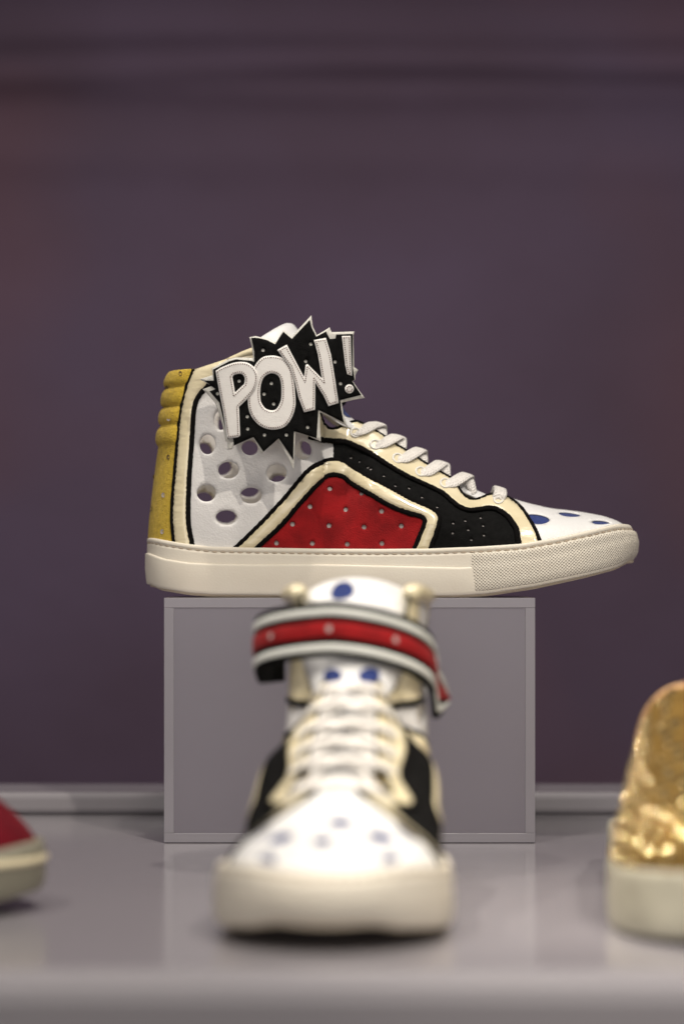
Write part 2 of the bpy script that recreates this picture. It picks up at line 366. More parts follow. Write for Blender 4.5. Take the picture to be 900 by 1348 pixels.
# measured lines (photo pixels)
PIPE1 = [(256, 486.5), (251, 498), (245, 516), (240, 538), (236.5, 565), (234, 595), (231, 630), (228.5, 660), (228, 690), (231, 717)]
PIPE2 = [(300, 488), (285, 497), (272, 510), (262, 522), (256.5, 537), (254.5, 560), (252.5, 590), (250, 622), (248.5, 655), (248.5, 690), (253.5, 719)]
COLLAR_TOP = [(256, 487), (262, 484.5), (280, 478.5), (300, 471.5), (325, 460.5), (345, 454), (370, 450), (394, 448)]
FRONT = [(394, 448), (404, 470), (411, 500), (416, 530), (420.5, 549), (425, 558), (432, 564.5), (442, 564.5), (455, 559), (468, 556.5)]
THROAT = [(468, 556.5), (480, 561.5), (491, 568), (500, 573), (520, 587), (531, 593.5), (553, 608), (566, 616), (580, 624), (592, 631), (599, 638), (604, 646), (610, 654.5), (620, 659.5), (630, 658), (642, 653.5), (655, 652.5), (665.5, 656)]
VAMPSEAM = [(665.5, 656), (676, 662.5), (687, 673), (696.5, 687), (703, 698), (710, 715)]
STAYLOW = [(405, 575), (423, 580), (438, 581.5), (455, 583), (468, 588.5), (482, 596), (507, 613), (533, 628.5), (560, 641), (580, 651), (592, 661), (603, 669.5), (616, 674), (631, 673), (645, 671), (658, 675), (667, 682), (675, 692), (680, 702), (683, 722)]
RH_OUT = [(309, 723), (330, 703), (352, 681), (375, 656), (395, 632), (407, 619), (420, 610.5), (434, 606.5), (449, 608.5), (470, 620), (493, 633.5), (518, 647), (542, 660), (560, 668), (571, 674), (577, 682), (576, 692), (571, 708), (564, 726)]
RH_IN = [(334, 724), (352, 708), (369, 692), (388, 670), (406.5, 649), (417, 637), (426, 629), (437, 625.5), (452, 629), (469, 640), (493, 654), (518, 667.5), (540, 676), (553, 680), (559, 685), (558, 693), (552, 708), (545, 725)]
WH = [(273.3, 585, 10.5, 13), (300.9, 619, 13.5, 11), (330, 589, 12, 10.5), (364, 623, 13, 11.5), (399, 592.7, 11, 12), (271.8, 649.3, 12.5, 11), (330.4, 652.4, 14, 10.5), (297.9, 681.4, 14, 9.5), (291, 553, 9, 13), (330, 540, 11, 11), (365, 560, 11, 11), (330, 505, 11, 11), (372, 515, 11, 11)]
MO = [(-13, 4), (-17, -10), (-7, -6), (0, 8), (6, -12), (-12, 5), (-9, -13), (-8, -5), (-2, -2), (0, 0), (-5, 6), (0, 0), (0, 0)]
REDH = [(434, 643.5), (408, 667), (455, 671), (502, 673), (433, 692), (479, 694), (528, 692.5), (411, 715.5), (457, 716.5), (502.5, 715.5), (385, 690), (476, 649.5), (364, 715)]
BLACKH = [(441, 596), (462, 603), (473, 608), (488, 618), (505, 627), (538, 643), (555, 655), (575, 668), (596, 689), (612, 686), (632, 682), (635.5, 692.5), (616, 698), (636.5, 705), (595.5, 702), (620, 711), (459, 617), (520, 640), (484, 616), (540, 632)]

def build_hightop(root, side, strap_end='badge', tongue_dz=0.0):
    def E(name, g, m, s=1, parent=root, **k):
        V = np.asarray(g[0], float).copy()
        if strap_end != 'badge': V[:, 2] -= .0105 * np.clip((V[:, 0] - .085) / .1, 0, 1) ** 1.2   # this one lies flatter at the toe
        V[:, 2] = np.maximum(V[:, 2], 0 if name == 'outsole' else .0006)
        return emit(name, V, g[1], M[m], parent, flip=s * side, **k)
    both = (1, -1)
    sp = lambda l, n=5: smooth_poly(l, n)
    # --- sole --------------------------------------------------------
    n = 90; th = (1 - np.cos(np.linspace(0, math.pi, n))) / 2
    def outline(o):
        x0, x1 = X(193.2) , X(837.6)
        x = x0 + (x1 - x0) * th
        he = np.clip((x - x0) / .034, 0, 1); te = np.clip((x1 - x) / .064, 0, 1)
        y = (np.interp(x, X(wpx), wsole) + .0042) * np.sqrt(np.maximum(1 - (1 - he) ** 2.1, 0)) * np.sqrt(np.maximum(1 - (1 - te) ** 2.35, 0))
        P = np.stack([np.concatenate([x, x[-2:0:-1]]), np.concatenate([-y, y[-2:0:-1]])], 1)
        t = np.roll(P, -1, 0) - np.roll(P, 1, 0); t /= np.linalg.norm(t, axis=1)[:, None]
        return P + np.stack([t[:, 1], -t[:, 0]], 1) * (o[:, None] if not np.isscalar(o) else o), P
    _, P0 = outline(0.0); xs = P0[:, 0]
    curve = lambda pts: np.interp(xs, X([p[0] for p in pts], 1.46), loc(0, [p[1] for p in pts], 1.46)[1])
    zr = curve(RIM.tolist())
    zl = curve([(190, 728), (193, 729), (213, 736), (247, 741.5), (280, 743), (330, 744), (420, 743.5), (469, 744.5), (606, 748), (700, 743), (775, 729), (838, 714)])
    zb = curve([(192, 770), (205, 774.5), (247, 780.5), (280, 783), (400, 784), (600, 784), (640, 781.5), (700, 772.5), (775, 757), (817, 747), (838, 738)])
    u = 1e-3 * .458
    xl = X(612, 1.458); tt = np.clip((xs - xl) / .004, 0, 1); K = 1 - tt
    lev = [(-5.0, zr - 6 * u), (-3.4, zr - 1 * u), (-2.6, zr), (-1.6, zr), (-.9, zr - .5 * u), (-.45, zr - 1.8 * u), (-.35, zr - 4.2 * u), (-.6, zr - 5.6 * u), (-1.05, zr - 6.5 * u), (-1.05, zr - 7.6 * u),
           (-.55, zr - 8.6 * u), (-.5, zr - 11 * u), (-.45, zl + 1.5 * u), (-.4, zl + .6 * u), (.4 * K - .4 * (1 - K), zl + .1 * u), (.95 * K - .3, zl - .8 * u), (1.05 * K - .3, zl - 2.6 * u), (.85 * K + .2 * (1 - K), (zl + zb) / 2), (.1, zb + 5 * u), (-.15, zb + 1.6 * u), (-.7, zb + .2 * u), (-3, zb), (-9, zb + 1 * u)]
    V = []; m_ = len(xs); tk = np.clip((xs - X(775)) / (X(838) - X(775)), 0, 1) ** 2
    for o, z in lev:
        q = np.clip((zr - z) / (zr - zb), 0, 1); P, _ = outline((np.asarray(o) - tk * (4.6 * np.clip(1 - q / .45, 0, 1) ** 2 + 2.6 * np.clip((q - .6) / .4, 0, 1) ** 2)) * 1e-3 * np.ones(m_)); V.append(np.stack([P[:, 0], P[:, 1], z], 1))
    Fc = []
    for k in range(len(lev) - 1):
        for i in range(m_):
            j = (i + 1) % m_; Fc.append((k * m_ + i, (k + 1) * m_ + i, (k + 1) * m_ + j, k * m_ + j))
    last = (len(lev) - 1) * m_
    for i in range(1, n - 1):      # floor of the sole, bridged across
        a, b_ = i, m_ - i; a2, b2 = i + 1, (m_ - i - 1) % m_
        Fc.append((last + a, last + b_, last + b2, last + a2) if i < n - 2 else (last + a, last + b_, last + a2))
        Fc.append((a, a2, b2, b_) if i < n - 2 else (a, a2, b_))
    E('sole', (np.concatenate(V), Fc), 'rubber', sharp=55)
    # outsole plate under it
    V = []
    for o, dz in ((-2.2, .0012), (-2.2, -.0006), (-3.2, -.0015), (-16, -.0015)):
        P, _ = outline(o * 1e-3); V.append(np.stack([P[:, 0], P[:, 1], np.maximum(zb + dz, 0 if dz < 0 else -1)], 1))
    Fc = [(k * m_ + i, (k + 1) * m_ + i, (k + 1) * m_ + (i + 1) % m_, k * m_ + (i + 1) % m_) for k in range(3) for i in range(m_)]
    for i in range(1, n - 1):
        a, b_, a2, b2 = i, m_ - i, i + 1, (m_ - i - 1) % m_
        Fc.append((3 * m_ + a, 3 * m_ + b_, 3 * m_ + b2, 3 * m_ + a2) if i < n - 2 else (3 * m_ + a, 3 * m_ + b_, 3 * m_ + a2))
    E('outsole', (np.concatenate(V), Fc), 'outsole', sharp=40)
    # textured toe bumper
    idx = [i for i in range(m_) if xs[i] > xl - .0001]
    arc = np.concatenate([[0], np.cumsum(np.linalg.norm(np.diff(P0[idx], axis=0), axis=1))])
    blev = [(-.9, zr - 8.2 * u), (-.1, zr - 8.8 * u), (.35, zr - 10 * u), (.6, zr - 13 * u), (.62, .72 * zr + .28 * zb), (.55, .62 * zr + .38 * zb), (.8, .58 * zr + .42 * zb), (1.0, .52 * zr + .48 * zb), (.98, .42 * zr + .58 * zb), (.9, .25 * zr + .75 * zb), (.55, zb + 6 * u), (.2, zb + 4.6 * u), (-.6, zb + 4 * u)]
    V = []; UV = []
    for o, z in blev:
        e = np.minimum(np.minimum(arc, arc[-1] - arc) / .0012, 1); oo = np.zeros(m_); oo[idx] = -1.0 + (o + 1.0) * np.sqrt(1 - (1 - e) ** 2)
        q = np.clip((zr - z) / (zr - zb), 0, 1); P, _ = outline((oo - tk * (4.6 * np.clip(1 - q / .45, 0, 1) ** 2 + 2.6 * np.clip((q - .6) / .4, 0, 1) ** 2)) * 1e-3); V.append(np.stack([P[idx, 0], P[idx, 1], z[idx]], 1)); UV.append(np.stack([arc, z[idx] - zb[idx] * .6], 1))
    c = len(idx); Fc = [(k * c + i, (k + 1) * c + i, (k + 1) * c + i + 1, k * c + i + 1) for k in range(len(blev) - 1) for i in range(c - 1)]
    E('toe_bumper', (np.concatenate(V), Fc), 'diamond', uvs=np.concatenate(UV))
    # sole stitching in the groove
    P, _ = outline(-.0009 - tk * .0023); Q = np.concatenate([np.stack([P[:, 0], P[:, 1], zr - 7 * u], 1), [[P[0, 0], P[0, 1], (zr - 7 * u)[0]]]])
    seg = np.concatenate([[0], np.cumsum(np.linalg.norm(np.diff(Q, axis=0), axis=1))])
    st = []
    for d in np.arange(.002, seg[-1], .0052):
        pts = np.array([[np.interp(d + q, seg, Q[:, k]) for k in range(3)] for q in (0, .0012, .0024, .0034)])
        st.append(tube(pts, np.tile([0, 0, 1.], (4, 1)), .00055, .00045, 5, taper=True))
    o = E('stitching', join(st), 'thread_pale'); o['kind'] = 'stuff'
    # --- upper -------------------------------------------------------
    # heel counter: four padded ribs over the collar, then a plain suede back
    zs = np.linspace(loc(0, 488, 1.49)[1], loc(0, 722, 1.49)[1], 110); na = 40; V = []; 
    p1 = np.array(sp(PIPE1, 6)); x1, z1 = unproj(p1[:, 0], p1[:, 1]); seams = loc(0, np.array([486, 510.5, 536, 560, 586.5]), 1.495)[1]
    def heel_ring(z, t0, bulge):
        xe = np.interp(-z, -z1, x1); e = np.clip((xe - np.interp(-z, -hz, hx)) / RH, 0, 1); ps = np.arccos(1 - e)
        psi = np.linspace(-ps, ps, na); xx = np.interp(-z, -hz, hx) + RH * (1 - np.cos(psi))
        half = wide(xx, np.full(na, z)); y = -half * np.sign(psi)
        k = np.clip((ps - np.abs(psi)) / (ps * .28), 0, 1); k = np.sqrt(1 - (1 - k) ** 2)
        t = t0 + (bulge * (.35 + .65 * k) if bulge else 0)
        nx = -np.cos(psi); ny = -np.sin(psi)
        return np.stack([xx + nx * t, y + ny * t, np.full(na, z)], 1)
    def bulge(z):
        for a, b_ in zip(seams[:-1], seams[1:]):
            if b_ <= z <= a:
                q = (a - z) / (a - b_); return .0030 * (max(1 - abs(2 * q - 1) ** 2.4, 0)) ** .6 + .0002
        return .0006
    A = [heel_ring(zs[0] , -.0016, 0)] + [heel_ring(z, .0004, bulge(z)) for z in zs]
    Bk = [heel_ring(z, -.0016, 0) for z in zs]
    g = np.concatenate(A); Fc = []
    for k in range(len(A) - 1):
        for i in range(na - 1): Fc.append((k * na + i, k * na + i + 1, (k + 1) * na + i + 1, (k + 1) * na + i))
    g2 = np.concatenate(Bk); of = len(g)
    for k in range(len(Bk) - 1):
        for i in range(na - 1): Fc.append((of + k * na + i, of + (k + 1) * na + i, of + (k + 1) * na + i + 1, of + k * na + i + 1))
    heelp = E('heel_counter', (np.concatenate([g, g2]), [f[::-1] for f in Fc]), 'yellow')
    # small perforations in the suede back: dark rimmed pits with the pale lining showing
    for s in both:
        for i, (px, py) in enumerate([(243, 494), (224, 512), (228, 552), (223.5, 602), (217, 652), (215.5, 700), (201, 670), (203.5, 628), (211, 580)]):
            t = .0004 + (bulge(loc(0, py, 1.49)[1])) * .9
            d = circ((px, py), 2.1, 3.3, 12); a = surf(d[:, 0], d[:, 1], t + .0003); c0 = surf(np.array([px + .6]), np.array([py + .3]), t - .0001)
            E('perforation', (np.concatenate([a, c0]), [(j, (j + 1) % 12, 12) for j in range(12)][::1]), 'backing' if i in (2, 4, 5) else 'pit', s, parent=heelp)
    # collar trim (cream patent) from heel up over the collar
    col_low = sp(PIPE2[::-1], 5)
    trim = np.concatenate([sp(PIPE1[::-1], 5), sp(COLLAR_TOP, 5), [(398, 462), (360, 470), (330, 478)], sp(PIPE2, 5), [(254, 724), (231, 724)]])
    for s in both:
        E('collar_trim', panel(trim, top=.0009, bot=-.0014, puff=.0014, er=8, step=3.5), 'patent', s)
        E('piping', pipe(PIPE1, .00135), 'piping', s); E('piping', pipe(PIPE2, .0015), 'piping', s)
    cq = sp([(300, 471.5), (325, 460.5), (345, 454), (370, 450), (394, 448), (402, 460)], 5); cr_ = np.interp(np.arange(len(cq)), [0, len(cq) * .55, len(cq) - 4, len(cq) - 1], [.0012, .0042, .0050, .0030])
    cx_, cz_ = unproj(cq[:, 0], cq[:, 1]); cn = nrm(cx_, cz_); cP = np.stack([cx_, -hw(cx_, cz_), cz_], 1) + cn * .001; cP[:, 2] -= cr_ * .95
    g0 = tube(cP, np.tile([0, 0, 1.], (len(cP), 1)), 1, 1, 12); gv = g0[0].reshape(len(cP), 12, 3); gv = cP[:, None] + (gv - cP[:, None]) * cr_[:, None, None]
    for s in both: E('collar_roll', (gv.reshape(-1, 3), g0[1]), 'patent', s)
    # white quarter with punched holes right through
    quarter = np.concatenate([sp(PIPE2[::-1], 5), [(302, 480), (340, 465), (392, 455), (412, 505), (418, 545), (416, 575), (440, 584), (440, 606), (434, 612), (422, 616)], sp(RH_OUT, 4)[::-1][70 if False else 0:0], [(409, 624), (397, 638), (376, 662), (353, 686), (331, 708), (309, 726), (254, 726)]])
    for s in both:
        hs = [circ((x + (0 if s > 0 else MO[i][0]), y + (0 if s > 0 else MO[i][1])), a, b_, 26) for i, (x, y, a, b_) in enumerate(WH)]
        big = [circ((h[:, 0].mean(), h[:, 1].mean()), np.ptp(h[:, 0]) / 2 + .7, np.ptp(h[:, 1]) / 2 + .7, 26) for h in hs]
        q = E('quarter_panel', panel(quarter, hs, top=.0006, bot=-.0005, step=4, bstep=1.8, er=2), 'white', s)
        E('quarter_lining', panel(quarter, big, top=-.0006, bot=-.0012, step=6, bstep=2.2), 'lining', s, parent=q)
    # side diamond: cream border and red suede
    border = np.concatenate([sp(RH_OUT, 4), sp(RH_IN, 4)[::-1]])
    red = sp(RH_IN, 4)
    for s in both:
        E('side_trim', panel(border, top=.0010, bot=-.0008, puff=.0016, er=6.5, step=3, bstep=2), 'patent', s)
        rp = E('side_panel', panel(red, [circ(c, 3.1, 3.1, 14) for c in REDH if s or True], top=.0009, bot=-.0004, step=4, bstep=2), 'red', s)
        E('panel_backing', panel(red, top=-.0004, bot=-.0010, step=7, bstep=5), 'backing', s, parent=rp)
        E('piping', pipe(RH_OUT, .0014, .0012), 'piping', s); E('piping', pipe(RH_IN, .0015, .0012), 'piping', s)
    # black panel ahead of the diamond
    ro = sp(RH_OUT, 4); ro = ro[ro[:, 0] > 437.5]
    bp = np.concatenate([[(438, 607)], [(438, 581)], sp(STAYLOW, 4)[sp(STAYLOW, 4)[:, 0] > 439], ro[::-1]])
    bp = np.array([p for i, p in enumerate(bp) if i == 0 or np.linalg.norm(p - bp[i - 1]) > .6])
    for s in both:
        p = E('black_panel', panel(bp, [circ(c, 1.7, 1.5, 10) for c in BLACKH if inside(np.array([c]), bp)[0] and edge_dist(np.array([c], float), bp)[0] > 3.2], top=.0009, bot=-.0004, step=4, bstep=2.5), 'black', s)
        E('panel_backing', panel(bp, top=-.0004, bot=-.0010, step=7, bstep=5), 'backing', s, parent=p)
    # eyestay
    stay = np.concatenate([sp(FRONT, 4)[:-1], sp(THROAT, 4)[:-1], sp(VAMPSEAM, 4), [(711, 722), (683, 722)], sp(STAYLOW, 4)[::-1], [(398, 545), (392, 505), (386, 470)]])
    eye = [(467.4, 571.5), (493, 588), (521.5, 606), (551.5, 623.7), (584, 639), (654.7, 660.5)]
    for s in both:
        E('eyestay', panel(stay, top=.0016, bot=-.0008, puff=.0006, er=4, step=3.2, bstep=2.2), 'patent', s)
        E('piping', pipe(STAYLOW, .0016, .0018), 'piping', s)
        E('piping', pipe(FRONT + THROAT[1:], .0009, .0014), 'piping', s)
        E('piping', pipe(VAMPSEAM, .0013, .0014), 'piping', s)
        for (px, py) in eye:
            a = circ((px, py), 6.2, 5.6, 18, R(30)); x, z = unproj(a[:, 0], a[:, 1]); Nn = nrm(x, z)
            E('eyelet', tube(np.stack([x, -hw(x, z), z], 1) + Nn * .0024, Nn, .00075, .0006, 6, closed=True), 'eyelet', s)
    # toe vamp: one sheet across the toe, punched, over blue suede
    vs = sp(VAMPSEAM, 6); vx, vph = phi_of(vs[:, 0] - 3, vs[:, 1])
    vph = np.maximum.accumulate(vph); half = [(x, p) for x, p in zip(vx, vph)]
    xsv = np.linspace(half[-1][0], XT - .0004, 40); phm = 1.53
    SCL = .046
    lat = half + [(x, phm) for x in xsv]
    vamp = np.array([(x, p * SCL) for x, p in lat] + [(x, -p * SCL) for x, p in lat[::-1]])
    xc = X(672); vamp = np.concatenate([vamp, [(half[0][0] - .001, -half[0][1] * SCL * .5), (half[0][0] - .0012, 0), (half[0][0] - .001, half[0][1] * SCL * .5)]])
    holes = []
    for (px, py, rr) in ((706.7, 684, .0073), (749, 678, .0068), (790, 688.5, .0058)):
        x, p = phi_of(px, py); wl = float(W(x)[0])
        for sg in (1, -1): holes.append(circ((x[0] + (0 if sg > 0 else .003), sg * p[0] * SCL), rr, rr * SCL / wl * 1.0, 24))
    for (px, rr) in ((724, .0055), (772, .0050)): holes.append(circ((X(px), .004 if px == 724 else -.003), rr, rr, 24))
    def sheet(poly, hs, t, tb, step, bstep):
        P, T, D = triangulate(poly, hs, step, bstep); q = np.clip(D / .0012, 0, 1)
        tt_ = t - .0003 * (1 - q); a = surf_phi(P[:, 0], P[:, 1] / SCL, tt_); b_ = surf_phi(P[:, 0], P[:, 1] / SCL, tb)
        return shell(a, b_, T[:, ::-1])
    E('toe_vamp', sheet(vamp, holes, .0008, -.0002, .0026, .0012), 'toe_white')
    E('vamp_lining', sheet(vamp, [], -.0004, -.0010, .004, .003), 'blue')
    # tongue
    tl = np.array([(690, 667), (650, 651), (620, 638), (590, 623), (560, 607), (530, 588), (500, 570), (478, 556), (457, 540), (446, 516), (437, 494), (425, 474), (411, 457), (396, 441), (383, 423)], float)
    tl = smooth_poly(tl, 5); lx, lz = loc(tl[:, 0], tl[:, 1], DC); lz = lz - tongue_dz * np.clip((lz - .09) / .07, 0, 1)
    Pc = np.stack([lx, lz], 1); tg = np.gradient(Pc, axis=0); tg /= np.linalg.norm(tg, axis=1)[:, None]; nn = np.stack([tg[:, 1], -tg[:, 0]], 1)
    # tangent runs toe->top, so the outward (forward and up) normal is to its right
    nt_ = 31; ph = np.linspace(-R(74), R(74), nt_); topV = []; botV = []; L_ = len(Pc)
    for i in range(L_):
        f = i / (L_ - 1); g_ = np.clip((f - .48) / .25, 0, 1); g_ = g_ * g_ * (3 - 2 * g_); wt = .0165 + .0165 * g_; rt = .006 + .020 * g_; thick = .002 + .0045 * np.clip((f - .55) / .3, 0, 1)
        end = np.sqrt(np.clip((1 - f) / .03, 0.02, 1)); edge = np.sqrt(np.clip((1 - np.abs(ph) / R(74)) / .12, .05, 1))
        for arr, k in ((topV, 1), (botV, -1)):
            o_ = -.0028 - rt * (1 - np.cos(ph)) + (k * thick * .5 * end * edge)
            shrink = 1 - .12 * max(0, (f - .9) / .1) ** 2
            arr.append(np.stack([Pc[i, 0] + nn[i, 0] * o_, -wt * np.sin(ph) * shrink, Pc[i, 1] + nn[i, 1] * o_], 1))
    TV = np.concatenate(topV + botV); o2 = L_ * nt_; Fc = []
    for i in range(L_ - 1):
        for j in range(nt_ - 1):
            a = i * nt_ + j; Fc.append((a, a + nt_, a + nt_ + 1, a + 1)); Fc.append((o2 + a, o2 + a + 1, o2 + a + nt_ + 1, o2 + a + nt_))
    for i in range(L_ - 1):
        a = i * nt_; Fc.append((a, o2 + a, o2 + a + nt_, a + nt_)); b_ = a + nt_ - 1; Fc.append((b_, b_ + nt_, o2 + b_ + nt_, o2 + b_))
    for j in range(nt_ - 1):
        a = (L_ - 1) * nt_ + j; Fc.append((a, o2 + a, o2 + a + 1, a + 1))
    tong = E('tongue', (TV, Fc), 'toe_white')
    for (f, deg, rr) in ((.575, -27, .0050), (.575, 24, .0054), (.93, -12, .0062), (.80, 22, .0055)):
        i = int(f * (L_ - 1)); j0 = (deg + 74) / 148 * (nt_ - 1); G = np.array(topV)
        def at(ii, jj):
            ii = np.clip(ii, 0, L_ - 1.001); jj = np.clip(jj, 0, nt_ - 1.001); a = int(ii); b_ = int(jj); fa = ii - a; fb = jj - b_
            return (G[a, b_] * (1 - fa) + G[a + 1, b_] * fa) * (1 - fb) + (G[a, b_ + 1] * (1 - fa) + G[a + 1, b_ + 1] * fa) * fb
        c = at(i, j0); di = np.linalg.norm(at(i + 1, j0) - c) + 1e-9; dj = np.linalg.norm(at(i, j0 + 1) - c) + 1e-9
        nv = np.cross(at(i + 1, j0) - c, at(i, j0 + 1) - c); nv /= np.linalg.norm(nv); nv = nv if nv @ np.array([nn[i, 0], 0, nn[i, 1]]) > 0 else -nv
        ring = [at(i + rr / di * math.sin(a), j0 + rr / dj * math.cos(a)) + nv * .0004 for a in np.linspace(0, 2 * math.pi, 18, endpoint=False)]
        E('tongue_dot', (np.array([c + nv * .0005] + ring), [(0, 1 + k, 1 + (k + 1) % 18) for k in range(18)]), 'blue', parent=tong)
    # laces
    strands = []; luv = []
    ex = [phi_of(px, py) for px, py in eye]
    def lace(pts, wdt=.0042, th=.0010):
        P = smooth_poly(pts, 8); cx = P[:, 0]; cen = np.stack([cx - .012, np.zeros(len(P)), np.interp(cx, gx, gz) - .036], 1)
        up = P - cen; up /= np.linalg.norm(up, axis=1)[:, None]; 
        # broad in the middle, gathered where it dives into the eyelets
        k = np.linspace(0, 1, len(P)); wk = .45 + .55 * np.clip(np.minimum(k, 1 - k) / .22, 0, 1); g = tube(P, up, 1, 1, 14); v = g[0].reshape(len(P), 14, 3) - P[:, None]
        T = np.gradient(P, axis=0); T /= np.linalg.norm(T, axis=1)[:, None]; B = np.cross(T, up); B /= np.linalg.norm(B, axis=1)[:, None]; Nn = np.cross(B, T)
        bb = (v * B[:, None]).sum(2); nn_ = (v * Nn[:, None]).sum(2); bb = np.sign(bb) * np.abs(bb) ** .8; nn_ = np.sign(nn_) * np.abs(nn_) ** .75
        v = B[:, None] * bb[..., None] * (wdt * wk)[:, None, None] + Nn[:, None] * nn_[..., None] * th * (1.25 - .25 * wk)[:, None, None]
        sl = np.concatenate([[0], np.cumsum(np.linalg.norm(np.diff(P, axis=0), axis=1))]); per = np.concatenate([np.linspace(0, 7, 7, endpoint=False), np.linspace(7, 0, 7, endpoint=False)]) / 7 * .008
        luv.append(np.stack(np.broadcast_arrays(sl[:, None], per[None]), 2).reshape(-1, 2))
        return (P[:, None] + v).reshape(-1, 3), g[1]
    for i, (x, p) in enumerate(ex):
        x0, p0 = x[0], p[0]
        for s in (1, -1):
            hgt = .0042 if (i + (s > 0)) % 2 else .0026
            if i < 5: x1_, p1_ = ex[i + 1][0][0], ex[i + 1][1][0]
            if i == 4: x1_ = x0 + .016
            if i < 5:
                pts = [surf_phi([x0 - .001], [p0 * 1.02], -.003)[0], surf_phi([x0 + .0005], [p0], .0012)[0], surf_phi([x0 + .005], [p0 * .85], .0022)[0], surf_phi([x0 + .0095], [p0 * .58], .0030)[0],
                       surf_phi([x0 + .0125], [p0 * .28], .0032)[0], surf_phi([x0 + .0142], [0.02], hgt - .0008)[0], surf_phi([x0 + .0152], [-p1_ * .45], .0014)[0], surf_phi([x1_ + .0020], [-p1_ * .75], -.0014)[0], surf_phi([x1_ + .001], [-p1_ * .95], -.004)[0]]
            else:
                if s < 0: continue
                pts = [surf_phi([x0], [p0], -.003)[0], surf_phi([x0], [p0], .0014)[0], surf_phi([x0 + .0008], [p0 * .75], .0042)[0], surf_phi([x0 + .001], [0], .0040)[0], surf_phi([x0 + .0008], [-p0 * .75], .0042)[0], surf_phi([x0], [-p0], .0014)[0], surf_phi([x0], [-p0], -.003)[0]]
            pts = np.array(pts); 
            if s < 0: pts[:, 1] *= -1
            strands.append(lace(pts))
    E('shoelace', join(strands), 'lace', uvs=np.concatenate(luv))
    # inner sock: closes the view down through the shoe
    P = np.array([(205, 716), (300, 720), (560, 722), (690, 716), (800, 697)], float)
    # --- ankle strap --------------------------------------------------
    a_ = np.concatenate([np.linspace(-1, 0, 12, endpoint=False), np.linspace(0, 1, 40, endpoint=False), np.linspace(1, 2, 16)])
    def strap_pt(q, w, t):
        # q: -1 medial back .. 0 medial side .. 1 lateral side .. 2 lateral back, w: -1 bottom .. 1 top
        xc_, fr, hf = X(392), X(452) - X(392), .0448
        if q < 0: x = xc_ + q * .030; y = hf * (1 + .22 * q); nx, ny = 0., 1.
        elif q <= 1:
            an = math.pi * q; x = xc_ + fr * math.sin(an) ** .8; y = hf * math.cos(an); nx, ny = math.sin(an) * hf, math.cos(an) * fr; l = math.hypot(nx, ny); nx /= l; ny /= l
        else: x = xc_ - (q - 1) * (.034 if strap_end == 'badge' else .020); y = -hf * (1 - .06 * (q - 1)) if strap_end == 'badge' else -hf - .006 * (q - 1); nx, ny = 0., -1.
        zc = .1312 if strap_end == 'badge' else .1335; hf_w = .0112 if strap_end == 'badge' else .0140
        lat_ = max(0, (q - .45) / 1.0)
        if strap_end != 'badge':
            y += .0055; zc = .1345 - .036 * np.clip(.5 - q, 0, .6) ** 1.7 - .060 * min(lat_, .7) ** 1.7
            if q > 1.25: hf_w = .0140 * (1 - .8 * ((q - 1.25) / .75) ** 1.3); zc -= .006 * (q - 1.25)
        return (x + nx * t, y + ny * t, zc + w * hf_w)
    def band(w0, w1, t, thick):
        V = []; 
        for q in a_:
            for (w, tt2) in ((w0, t - thick), (w0, t - .0004), (w0 + .06, t), (w1 - .06, t), (w1, t - .0004), (w1, t - thick)): V.append(strap_pt(q, w, tt2))
        c = 6; Fc = [(i * c + j, (i + 1) * c + j, (i + 1) * c + (j + 1) % c, i * c + (j + 1) % c) for i in range(len(a_) - 1) for j in range(c)]
        Fc += [tuple(range(c))[::-1], tuple((len(a_) - 1) * c + j for j in range(c))]
        return np.array(V), Fc
    strap = E('ankle_strap', band(-1, 1, .0015, .0028), 'black', sharp=40)
    E('strap_band', band(-.27, .30, .0026, .001), 'red', parent=strap, sharp=40)
    E('strap_trim', band(.52, .77, .0024, .001), 'mint', parent=strap, sharp=40)
    E('strap_trim', band(-.77, -.50, .0024, .001), 'mint', parent=strap, sharp=40)
    for q in (.22, .46, .70):
        c = np.array(strap_pt(q, .03, .0027)); 
        ring = [np.array(strap_pt(q + .0105 * math.cos(a), .03 + .115 * math.sin(a), .0027)) for a in np.linspace(0, 2 * math.pi, 12, endpoint=False)]
        E('perforation', (np.array([c] + ring), [(0, 1 + k, 1 + (k + 1) % 12) for k in range(12)]), 'backing', parent=strap)
    return E, strap

PAIR = 'black, white, red and yellow comic book high-tops'
hero = thing('high_top_sneaker', 'comic style high-top in side view on the clear block, POW! badge on its ankle', 'sneaker', (0, DC, ZB), 0, PAIR)
E, strap = build_hightop(hero, 1, 'badge')

# ---- POW! badge (flat felt and leather layers standing off the ankle strap)
BW = [(263, 499.3), (280.3, 494), (279, 485.3), (300, 473.5), (310, 470.7), (333.5, 471.3), (331.5, 458), (328.3, 444), (337, 442.6), (349, 445.6), (362.3, 452), (373, 434.7), (384.3, 442.7), (409.7, 415.3), (411.7, 430), (417, 441.3), (433.7, 431.3), (436.5, 437.4), (466.6, 436.5), (465, 442), (466, 483.3), (471.2, 487), (467.5, 494), (467.5, 500), (464, 501.5), (471, 512), (480, 524), (465, 526.5), (449.7, 530), (452, 546), (457.7, 562), (440, 552), (421, 542.7), (421.2, 562), (422.3, 581.5), (404, 573), (389, 569.3), (387.5, 595), (386.5, 618.5), (376, 597), (365.7, 576.7), (344.3, 597.5), (333.7, 576.7), (320, 582), (307, 587.3), (306, 591.5), (300, 592), (299, 581), (297, 581), (293, 560), (289, 546), (283, 530), (276, 522), (267, 512.7), (279, 508)]
